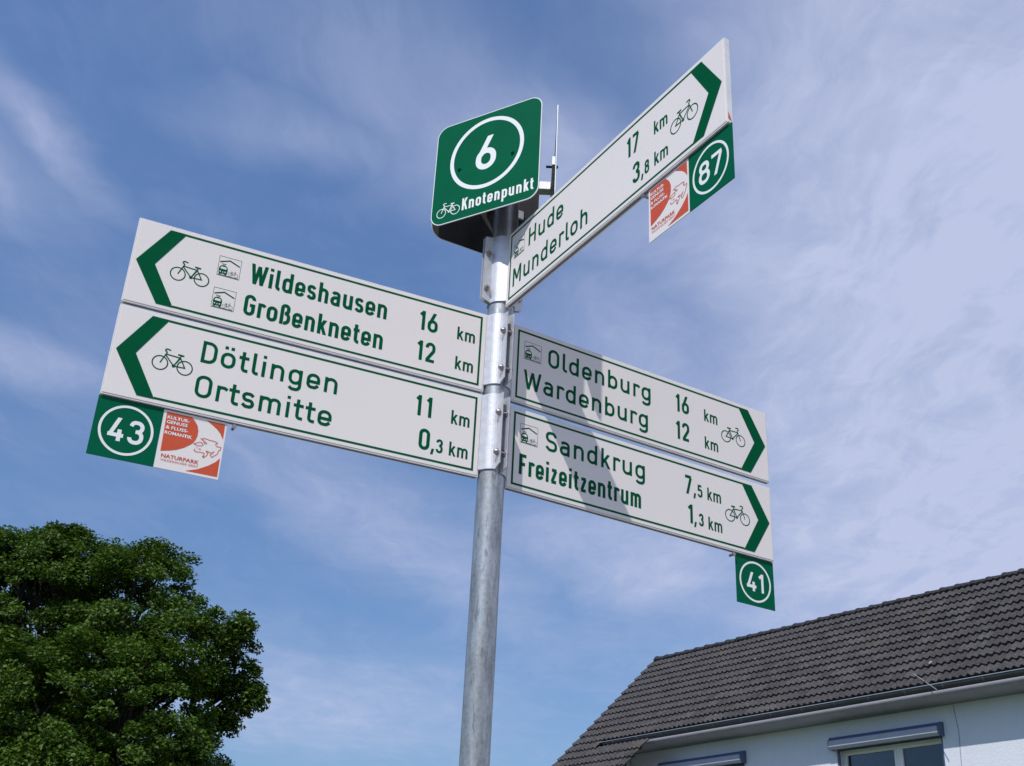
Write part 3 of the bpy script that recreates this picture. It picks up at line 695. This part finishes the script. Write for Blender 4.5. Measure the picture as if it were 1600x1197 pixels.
for wi, (a, c) in enumerate(WIN):
    win = MB(); y = OFF_W + .17
    fw = .07
    for bx in (((a + .001, y, ZW0), (a + fw, y + .07, ZW1 - .001)), ((c - fw, y, ZW0), (c - .001, y + .07, ZW1 - .001)), ((a + fw, y, ZW1 - fw), (c - fw, y + .07, ZW1 - .001)), ((a + fw, y, ZW0), (c - fw, y + .07, ZW0 + fw))):
        win.box(*bx, M['pvc'], .006)
    mid = a + (c - a) * .545
    win.box((mid - .05, y, ZW0 + fw), (mid + .05, y + .07, ZW1 - fw), M['pvc'], .006)
    win.box((mid - .008, y - .012, ZW0 + fw), (mid + .008, y, ZW1 - fw), M['pvc'])
    wo_ = win.build('window', house)
    for p, q in ((a + fw, mid - .05), (mid + .05, c - fw)):
        sa = MB(); s_ = .045
        for bx in (((p, y - .01, ZW0 + fw), (p + s_, y + .05, ZW1 - fw)), ((q - s_, y - .01, ZW0 + fw), (q, y + .05, ZW1 - fw)), ((p + s_, y - .01, ZW1 - fw - s_), (q - s_, y + .05, ZW1 - fw)), ((p + s_, y - .01, ZW0 + fw), (q - s_, y + .05, ZW0 + fw + s_))):
            sa.box(*bx, M['pvc'], .005)
        sa.build('sash', wo_)
        gl = MB(); gl.box((p + s_, y + .022, ZW0 + fw + s_), (q - s_, y + .030, ZW1 - fw - s_), None); 
        gl.mats = [M['glass']]
        gl.build('pane', wo_)
    cu_ = MB(); nn_ = 120; xa_, xb_ = a + .1, c - .1
    cv = [(xa_ + (xb_ - xa_) * i / nn_, y + .16 + .022 * math.sin(i * .95) + .012 * math.sin(i * .37), zq) for zq in (ZW0 + .05, ZW1 - .03) for i in range(nn_ + 1)]
    cu_.add(cv, [(i, i + 1, nn_ + 2 + i, nn_ + 1 + i) for i in range(nn_)], M['curtain'], True); cu_.build('curtain', wo_, False)
    si = MB(); si.box((a - .03, OFF_W - .05, ZW0 - .03), (c + .03, OFF_W + .168, ZW0 - .001), M['soffit'], .004); si.build('sill', wo_)
    # roller shutter box in front of the lintel
    bx = MB(); e0, e1 = a - .05, c + .05; zb = ZW1 - .03
    prof = [(OFF_W - .002, zb + .005), (OFF_W - .13, zb), (OFF_W - .185, zb + .05), (OFF_W - .185, zb + .15), (OFF_W - .12, zb + .235), (OFF_W - .002, zb + .25)]
    bx.prism(prof, 'x', e0, e1, M['box'])
    o = bx.build('shutter_box', house)
    fp = MB(); fp.prism([(OFF_W - .134, zb - .003), (OFF_W - .188, zb + .048), (OFF_W - .188, zb + .162), (OFF_W - .1855, zb + .162), (OFF_W - .1855, zb + .051), (OFF_W - .134, zb + .001)], 'x', e0 + .004, e1 - .02, M['boxf']); fp.build('front_panel', o)
    bv = o.modifiers.new('b', 'BEVEL'); bv.width = .006; bv.segments = 2
    bx = MB(); pe = [(OFF_W - .002, zb - .004), (OFF_W - .134, zb - .005), (OFF_W - .191, zb + .047), (OFF_W - .191, zb + .153), (OFF_W - .123, zb + .241), (OFF_W - .002, zb + .256)]
    bx.prism(pe, 'x', e0 - .008, e0 - .001, M['box']); bx.build('end_cap', o); bx = MB(); bx.prism(pe, 'x', e1 + .001, e1 + .008, M['box']); bx.build('end_cap', o)
    bx = MB()
    for gx in (a + .003, c - .043): bx.box((gx, OFF_W + .02, ZW0 + .001), (gx + .04, OFF_W + .06, ZW1 - .002), M['box'])
    bx.box((a + .045, OFF_W + .02, ZW1 - .16), (c - .045, OFF_W + .035, ZW1 - .002), M['box']) if wi == 1 else bx.box((a + .045, OFF_W + .02, ZW1 - .05), (c - .045, OFF_W + .035, ZW1 - .002), M['box'])
    bx.build('guide_rail', o)
# dark rooms with curtains behind the glass
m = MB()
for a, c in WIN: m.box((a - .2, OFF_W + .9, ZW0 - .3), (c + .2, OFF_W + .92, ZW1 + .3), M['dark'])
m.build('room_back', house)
# fascia, soffit, gutter
m = MB()
ZL = Z_G
prof = [(OFF_G + .10, ZL - .02), (OFF_G + .06, ZL - .12), (OFF_G - .05, ZL - .135), (OFF_G - .062, ZL - .17), (OFF_G - .045, ZL - .205), (OFF_G, ZL - .24), (OFF_G + .07, ZL - .262), (OFF_G + .20, ZL - .275), (OFF_W - .002, ZL - .28), (OFF_W - .002, ZL - .02)]
m.prism(prof, 'x', -22.10, T1 - .1, M['soffit'], True)
m.build('soffit', house)
m = MB(); gc = (OFF_G - .045 + .03, zr(OFF_G) + .005 - .035); gr = .082; nseg = 14
GX0, GX1 = -22.24, T1
ringo = [(gc[0] - gr * math.cos(math.pi * i / nseg), gc[1] - gr * 1.15 * math.sin(math.pi * i / nseg)) for i in range(nseg + 1)]
ringi = [(gc[0] - (gr - .004) * math.cos(math.pi * i / nseg), gc[1] - (gr - .004) * 1.15 * math.sin(math.pi * i / nseg)) for i in range(nseg + 1)]
poly = ringo + ringi[::-1]; k = len(poly)
vs = [(GX0, *p) for p in poly] + [(GX1, *p) for p in poly]
m.add(vs, [(i, (i + 1) % k, k + (i + 1) % k, k + i) for i in range(k)], M['zinc'], True)
m.add([(GX0 - .001, *p) for p in ringo], [list(range(nseg + 1))], M['zinc'])
m.tube((GX0, gc[0] - gr - .004, gc[1] + .004), (GX1, gc[0] - gr - .004, gc[1] + .004), .009, M['lip'], 10)
gut = m.build('gutter', house, False)
x = GX0 + .55; 
while x < T1:
    b_ = MB(); nn_ = 10
    po = [(gc[0] - (gr + .004) * math.cos(math.pi * i / nn_), gc[1] - (gr + .004) * 1.15 * math.sin(math.pi * i / nn_)) for i in range(nn_ + 1)]
    for p, q in zip(po, po[1:]):
        b_.add([(x, *p), (x + .014, *p), (x + .014, *q), (x, *q)], [(0, 1, 2, 3)], M['bracket'])
    b_.build('gutter_bracket', gut); x += .82
m = MB()
ROD = True

# roof tiles
TWD, GAU = .30, (math.hypot(OFF_R - OFF_G, Z_R - Z_G)) / 12.45
def tile_geo(nx=10, w=TWD, ln=.40, amp=.025, th=.052):
    """wavy tile, local x across, y up the slope, z out of the roof; lower edge at y=0"""
    vs = []; 
    for i in range(nx + 1):
        x = w * i / nx; ph = 2 * math.pi * (x / (w / 2)); zz = amp * math.cos(ph) + (.004 if i == 0 else 0)
        if math.cos(ph) < -.5: zz *= .75
        vs += [(x, 0, zz + th), (x, ln, zz - .006), (x, .004, zz - .006)]
    fs = []
    for i in range(nx):
        a = 3 * i; c = 3 * (i + 1)
        fs += [(a, c, c + 1, a + 1), (a + 2, c + 2, c, a)]
    return vs, fs
tv, tf = tile_geo()
tme = bpy.data.meshes.new('roof_tile'); tme.from_pydata(tv, [], tf); tme.materials.append(M['tile'])
for p_ in tme.polygons: p_.use_smooth = False
tme.update()
tm = Matrix.Rotation(slope, 4, 'X')
cands = []
HMi = HM
nrow = 12
rows = list(range(-7, 13))          # row 0 lies on the gutter, negative rows belong to the lower extension
camI = co.matrix_world.inverted()
for r_ in rows:
    s0 = r_ * GAU
    off = OFF_G + s0 * math.cos(slope); zz = Z_G + s0 * math.sin(slope)
    if off > OFF_R - .05: continue
    x = T0
    xe = T1 if r_ >= 0 else TB - .02
    if r_ == -1: xe = -22.20
    while x < xe - .01:
        jit = random.uniform(-.006, .006)
        ysc = Matrix.Scale(.5, 4, (0, 1, 0)) if r_ == 12 else Matrix.Identity(4)
        Mx = Matrix.Translation((x, off + random.uniform(-.005, .005), zz + .012 + random.uniform(-.003, .004))) @ tm @ Matrix.Rotation(random.uniform(-.012, .012), 4, 'Z') @ Matrix.Rotation(random.uniform(-.008, .008), 4, 'Y') @ ysc
        wp = HM @ Vector((x + .15, off, zz)); c3 = camI @ wp
        u = 512 + c3.x / -c3.z * FPX * .64; v = 383 - c3.y / -c3.z * FPX * .64
        vis = -12 < u < 1036 and v < 780
        cands.append(((wp - EYE).length if vis else 1e3 + len(cands), Mx)); x += TWD
cands.sort(key=lambda a: a[0])
for dist_, Mx in cands[:300]:
    o = bpy.data.objects.new('roof_tile', tme); link(o, house); o.matrix_local = Mx
bulk = MB()
for dist_, Mx in cands[300:]: bulk.add([Mx @ Vector(v) for v in tv], tf, M['tile'])
o = bulk.build('roof_tiles', house, False); o['kind'] = 'stuff'; o.name = 'roof_tiling'
# ridge caps
rv, rf = [], []; nr = 10; rl = .42
for j, (yy, ra, lift) in enumerate(((0, .142, .008), (.05, .142, .008), (.05, .138, .002), (rl, .128, -.006))):
    for i in range(nr + 1):
        a = math.pi * (.02 + .96 * i / nr); rv.append((yy, -ra * math.cos(a), ra * .78 * math.sin(a) + lift))
for j in range(3):
    for i in range(nr): a = j * (nr + 1) + i; rf.append((a, a + 1, a + nr + 2, a + nr + 1))
rme = bpy.data.meshes.new('ridge_tile'); rme.from_pydata(rv, [], rf); rme.materials.append(M['ridge']); rme.update()
x = T0 + .02
while x < T1:
    o = bpy.data.objects.new('ridge_tile', rme); link(o, house)
    o.matrix_local = Matrix.Translation((x, OFF_R, Z_R - .045 + random.uniform(-.006, .006))) @ Matrix.Rotation(random.uniform(-.02, .02), 4, 'Z') @ Matrix.Rotation(random.uniform(-.008, .02), 4, 'Y'); x += .37
# end of the ridge and lichen spots
m = MB()
m.prism([(OFF_R - .125, Z_R - .02), (OFF_R + .125, Z_R - .02), (OFF_R + .09, Z_R + .06), (OFF_R, Z_R + .10), (OFF_R - .09, Z_R + .06)], 'x', T0, T0 + .018, M['tile'])
m.build('ridge_end', house)
def roofpoint(u, v):
    """a point on the roof surface along a line of sight"""
    dx = (u - 800) / FPX; dy = -(v - 598.5) / FPX
    dr = (rr * dx + uu * dy + d0); nrm = (Matrix.Rotation(slope, 3, 'X') @ Vector((0, 0, 1))); nrm = (HM.to_3x3() @ nrm)
    p0 = HM @ Vector((0, OFF_G, Z_G + .035)); tt = (p0 - EYE).dot(nrm) / dr.dot(nrm); return HM.inverted() @ (EYE + dr * tt)
def planepoint(u, v, off):
    dr = rr * ((u - 800) / FPX) + uu * (-(v - 598.5) / FPX) + d0; hd = HM.to_3x3().inverted() @ dr
    e_ = HM.inverted() @ EYE; return e_ + hd * ((off - e_.y) / hd.y)
print('B edge', roofpoint(983, 1190), roofpoint(975, 1197), 'gutter', planepoint(1464, 1078, OFF_G - .2))
m = MB(); m.tube(roofpoint(1430, 1059) + Vector((0, -.05, .07)), planepoint(1464, 1078, OFF_G - .22), .008, M['stick'], 8); m.build('metal_rod', house)
for (u, v, sz) in ((1182, 1030, .085), (1175, 1070, .06), (1454, 1036, .08), (1384, 1051, .05), (1157, 1117, .05), (1281, 1028, .04), (1393, 1051, .04)):
    p_ = roofpoint(u, v); m = MB(); pts = [(sz * (.7 + .5 * random.random()) * math.cos(a), sz * .7 * (.6 + .6 * random.random()) * math.sin(a), .012) for a in [2 * math.pi * i / 9 for i in range(9)]]
    m.add(pts + [(0, 0, .03)], [(i, (i + 1) % 9, 9) for i in range(9)], M['lichen']); o = m.build('lichen_patch', house, False); o.matrix_local = Matrix.Translation(p_) @ tm

# ------------------------------------------------------------------ tree
def leafm():
    m = bpy.data.materials.new('leaf'); m.use_nodes = True; t = NB(m.node_tree); bs = m.node_tree.nodes['Principled BSDF']
    geo = t.n('ShaderNodeNewGeometry'); rnd = geo.outputs['Random Per Island']
    a = t.mix(rnd, (.014, .050, .006, 1), (.088, .150, .014, 1))
    big = t.mr(t.noise(geo.outputs['Position'], .55, 3, .5), .35, .7)
    a = t.mix(t.m('MULTIPLY', big, .45), a, (.040, .085, .008, 1))
    t.put(bs.inputs['Base Color'], a); bs.inputs['Roughness'].default_value = .48; bs.inputs['Specular IOR Level'].default_value = .22
    tr = t.n('ShaderNodeBsdfTranslucent'); t.put(tr.inputs[0], t.mix(.5, a, (.10, .20, .01, 1)))
    mx = t.n('ShaderNodeMixShader'); mx.inputs[0].default_value = .22; t.put(mx.inputs[1], bs); t.put(mx.inputs[2], tr)
    t.put(m.node_tree.nodes['Material Output'].inputs[0], mx); return m
M['leaf'] = leafm(); M['bark'] = mat('bark', (.035, .028, .022), .9, var=.4, vscale=4, bump=.8, bscale=12)
def at(u, v, y):
    dr = rr * ((u - 800) / FPX) + uu * (-(v - 598.5) / FPX) + d0
    return EYE + dr * (y / dr.y)
TY = 33.0; pxm = TY / FPX * 1.02
blobs = [(60, 960, 33.5, 134), (205, 962, 32.6, 106), (95, 868, 33, 48), (118, 838, 33, 16), (85, 836, 33, 16), (155, 900, 33.2, 56), (240, 905, 33.4, 54), (25, 880, 33.6, 46), (60, 905, 33.8, 50), (40, 930, 35, 60), (292, 1010, 32.3, 78), (342, 1025, 32.6, 54), (376, 978, 32.4, 19), (390, 1062, 32.6, 22), (398, 1092, 32.6, 14), (365, 1098, 32.9, 30), (350, 1130, 32.7, 16),
         (215, 1120, 30.8, 108), (60, 1120, 30.4, 136), (275, 1165, 31.4, 56), (290, 1240, 32.5, 62), (-130, 1010, 33.5, 165), (-260, 1150, 33.5, 200), (-100, 1300, 30.5, 205), (110, 1330, 30.5, 195), (262, 1330, 32.5, 100),
         (100, 1060, 36.2, 175), (190, 1250, 35.8, 170), (-80, 1200, 36.4, 225), (30, 1480, 32.5, 230), (190, 1470, 33, 170)]
bl = [(np.array(at(u, v - 4, y)), r_ * pxm) for u, v, y, r_ in blobs]
trunk_base = Vector((-12.2, 34.2, 0))
cl_c, cl_r, cl_n = [], [], []
for (c, r_) in bl:
    cnt = int(4 * math.pi * r_ * r_ * 1.9) + 10
    for _ in range(cnt):
        v = rng.normal(size=3); v /= np.linalg.norm(v)
        k_ = r_ * (1 - abs(rng.normal()) * .22) * rng.choice([rng.uniform(.84, 1.03), rng.uniform(.98, 1.16)], p=[.78, .22]); p_ = c + v * k_
        # drop clumps buried well inside another blob
        if any(np.linalg.norm(p_ - c2) < r2 * .70 for c2, r2 in bl if r2 != r_): continue
        cl_c.append(p_); cl_r.append(rng.uniform(.20, .58) * (1 if r_ > .7 else .6) * (.62 if k_ > r_ else 1)); cl_n.append(v)
cl_c = np.array(cl_c); cl_r = np.array(cl_r); cl_n = np.array(cl_n)
allv = []; cnts = (cl_r ** 2 * 1150).astype(int) + 26
tot = int(cnts.sum())
ci = np.repeat(np.arange(len(cl_c)), cnts)
u = rng.normal(size=(tot, 3)); u /= np.linalg.norm(u, axis=1)[:, None]; rad = rng.random(tot) ** (1 / 2.2)
# sprays: drooping shelves, flattened and pushed outwards
out = cl_n[ci]; pos = u * rad[:, None] * cl_r[ci][:, None] * np.array([1.1, 1.1, .66])
rxy = np.hypot(pos[:, 0], pos[:, 1]); pos[:, 2] -= rxy ** 2 * .35 / np.maximum(cl_r[ci], .2) * .5
pos[:, 2] += (pos * out).sum(1) * -.18 * (out[:, 2] < .5)
pos = cl_c[ci] + pos
nrm = rng.normal(size=(tot, 3)) * .62 + np.array([0, 0, 1.0]) + out * .45; nrm /= np.linalg.norm(nrm, axis=1)[:, None]
ax1 = np.cross(nrm, rng.normal(size=(tot, 3))); ax1 /= np.linalg.norm(ax1, axis=1)[:, None]; ax2 = np.cross(nrm, ax1)
sz = rng.uniform(.038, .074, tot)[:, None]
V = np.stack([pos - ax1 * sz, pos + ax2 * sz * .62 + nrm * sz * .22, pos + ax1 * sz * 1.1, pos - ax2 * sz * .62 + nrm * sz * .22], 1).reshape(-1, 3)
tree = empty('broadleaf_tree', trunk_base); tag(tree, 'large dark green broadleaf tree with a dense rounded crown at lower left', 'tree')
V = V - np.array(trunk_base)
me = bpy.data.meshes.new('crown'); me.vertices.add(tot * 4); me.vertices.foreach_set('co', V.ravel())
me.loops.add(tot * 6); idx = (np.arange(tot)[:, None] * 4 + np.array([0, 1, 2, 0, 2, 3])).ravel(); me.loops.foreach_set('vertex_index', idx)
me.polygons.add(tot * 2); me.polygons.foreach_set('loop_start', np.arange(tot * 2) * 3); me.polygons.foreach_set('loop_total', np.full(tot * 2, 3)); me.update(calc_edges=True)
me.materials.append(M['leaf']); link(bpy.data.objects.new('crown', me), tree)
print('LEAVES', tot, 'clumps', len(cl_c))
m = MB()
def limb(p, q, r1, r2, k=4):
    p = Vector(p); q = Vector(q); prev = p; pr_ = r1
    for i in range(1, k + 1):
        f_ = i / k; x_ = p.lerp(q, f_) + Vector((random.uniform(-.2, .2), random.uniform(-.2, .2), 0)) * (q - p).length * .08; r_ = r1 + (r2 - r1) * f_
        m.tube(prev, x_, pr_, M['bark'], 9, r_, cap=False); prev = x_; pr_ = r_
m.tube((0, 0, -.3), (0, 0, .5), .62, M['bark'], 14, .48, False); m.tube((0, 0, .5), (.1, .1, 3.6), .48, M['bark'], 14, .38, False)
top = Vector((.1, .1, 3.6))
for c, r_ in bl:
    tgt = Vector(c) - trunk_base
    if tgt.z < 2.5: continue
    w_ = min(1., r_ / 2.0); midp = top.lerp(tgt, .45) + Vector((0, 0, .8)); limb(top, midp, .06 + .13 * w_, .03 + .08 * w_, 3); limb(midp, tgt - Vector((0, 0, r_ * .3)), .03 + .08 * w_, .02 + .02 * w_, 3)
    for _ in range(7):
        e_ = tgt + Vector([random.gauss(0, 1) for _ in range(3)]).normalized() * r_ * .85; limb(tgt.lerp(midp, random.random() * .5), e_, .045, .012, 3)
m.build('trunk', tree, False)

# ------------------------------------------------------------------ ground
def grassm(t, bs, vec):
    geo = t.n('ShaderNodeNewGeometry'); p_ = geo.outputs['Position']
    c = t.mix(t.mr(t.noise(p_, .35, 5, .6), .3, .7), (.045, .075, .018, 1), (.08, .10, .03, 1)); c = t.mix(t.mr(t.noise(p_, 30., 4, .7), .3, .7, 0, .5), c, (.03, .05, .012, 1)); t.put(bs.inputs['Base Color'], c)
M['grass'] = mat('grass', (.05, .08, .02), .95, build=grassm); M['asphalt'] = mat('asphalt', (.052, .052, .054), .9, var=.3, vscale=3, bump=.5, bscale=150)
M['paver'] = mat('concrete_paving', (.30, .29, .27), .9, var=.25, vscale=2, bump=.5, bscale=90)
def sheet(name, x0, y0, x1, y1, z, mt, th=None):
    m = MB()
    if th: m.box((x0, y0, z - th), (x1, y1, z), mt)
    else: m.add([(x0, y0, z), (x1, y0, z), (x1, y1, z), (x0, y1, z)], [(0, 1, 2, 3)], mt)
    return tag(m.build(name), kind='structure')
sheet('ground', -900, -900, 900, 900, 0, M['grass'])
sheet('pavement', -40, -1.5, 9, 3.6, .10, M['paver'], .12)
sheet('road', -40, -8.5, 40, -1.62, .004, M['asphalt'])
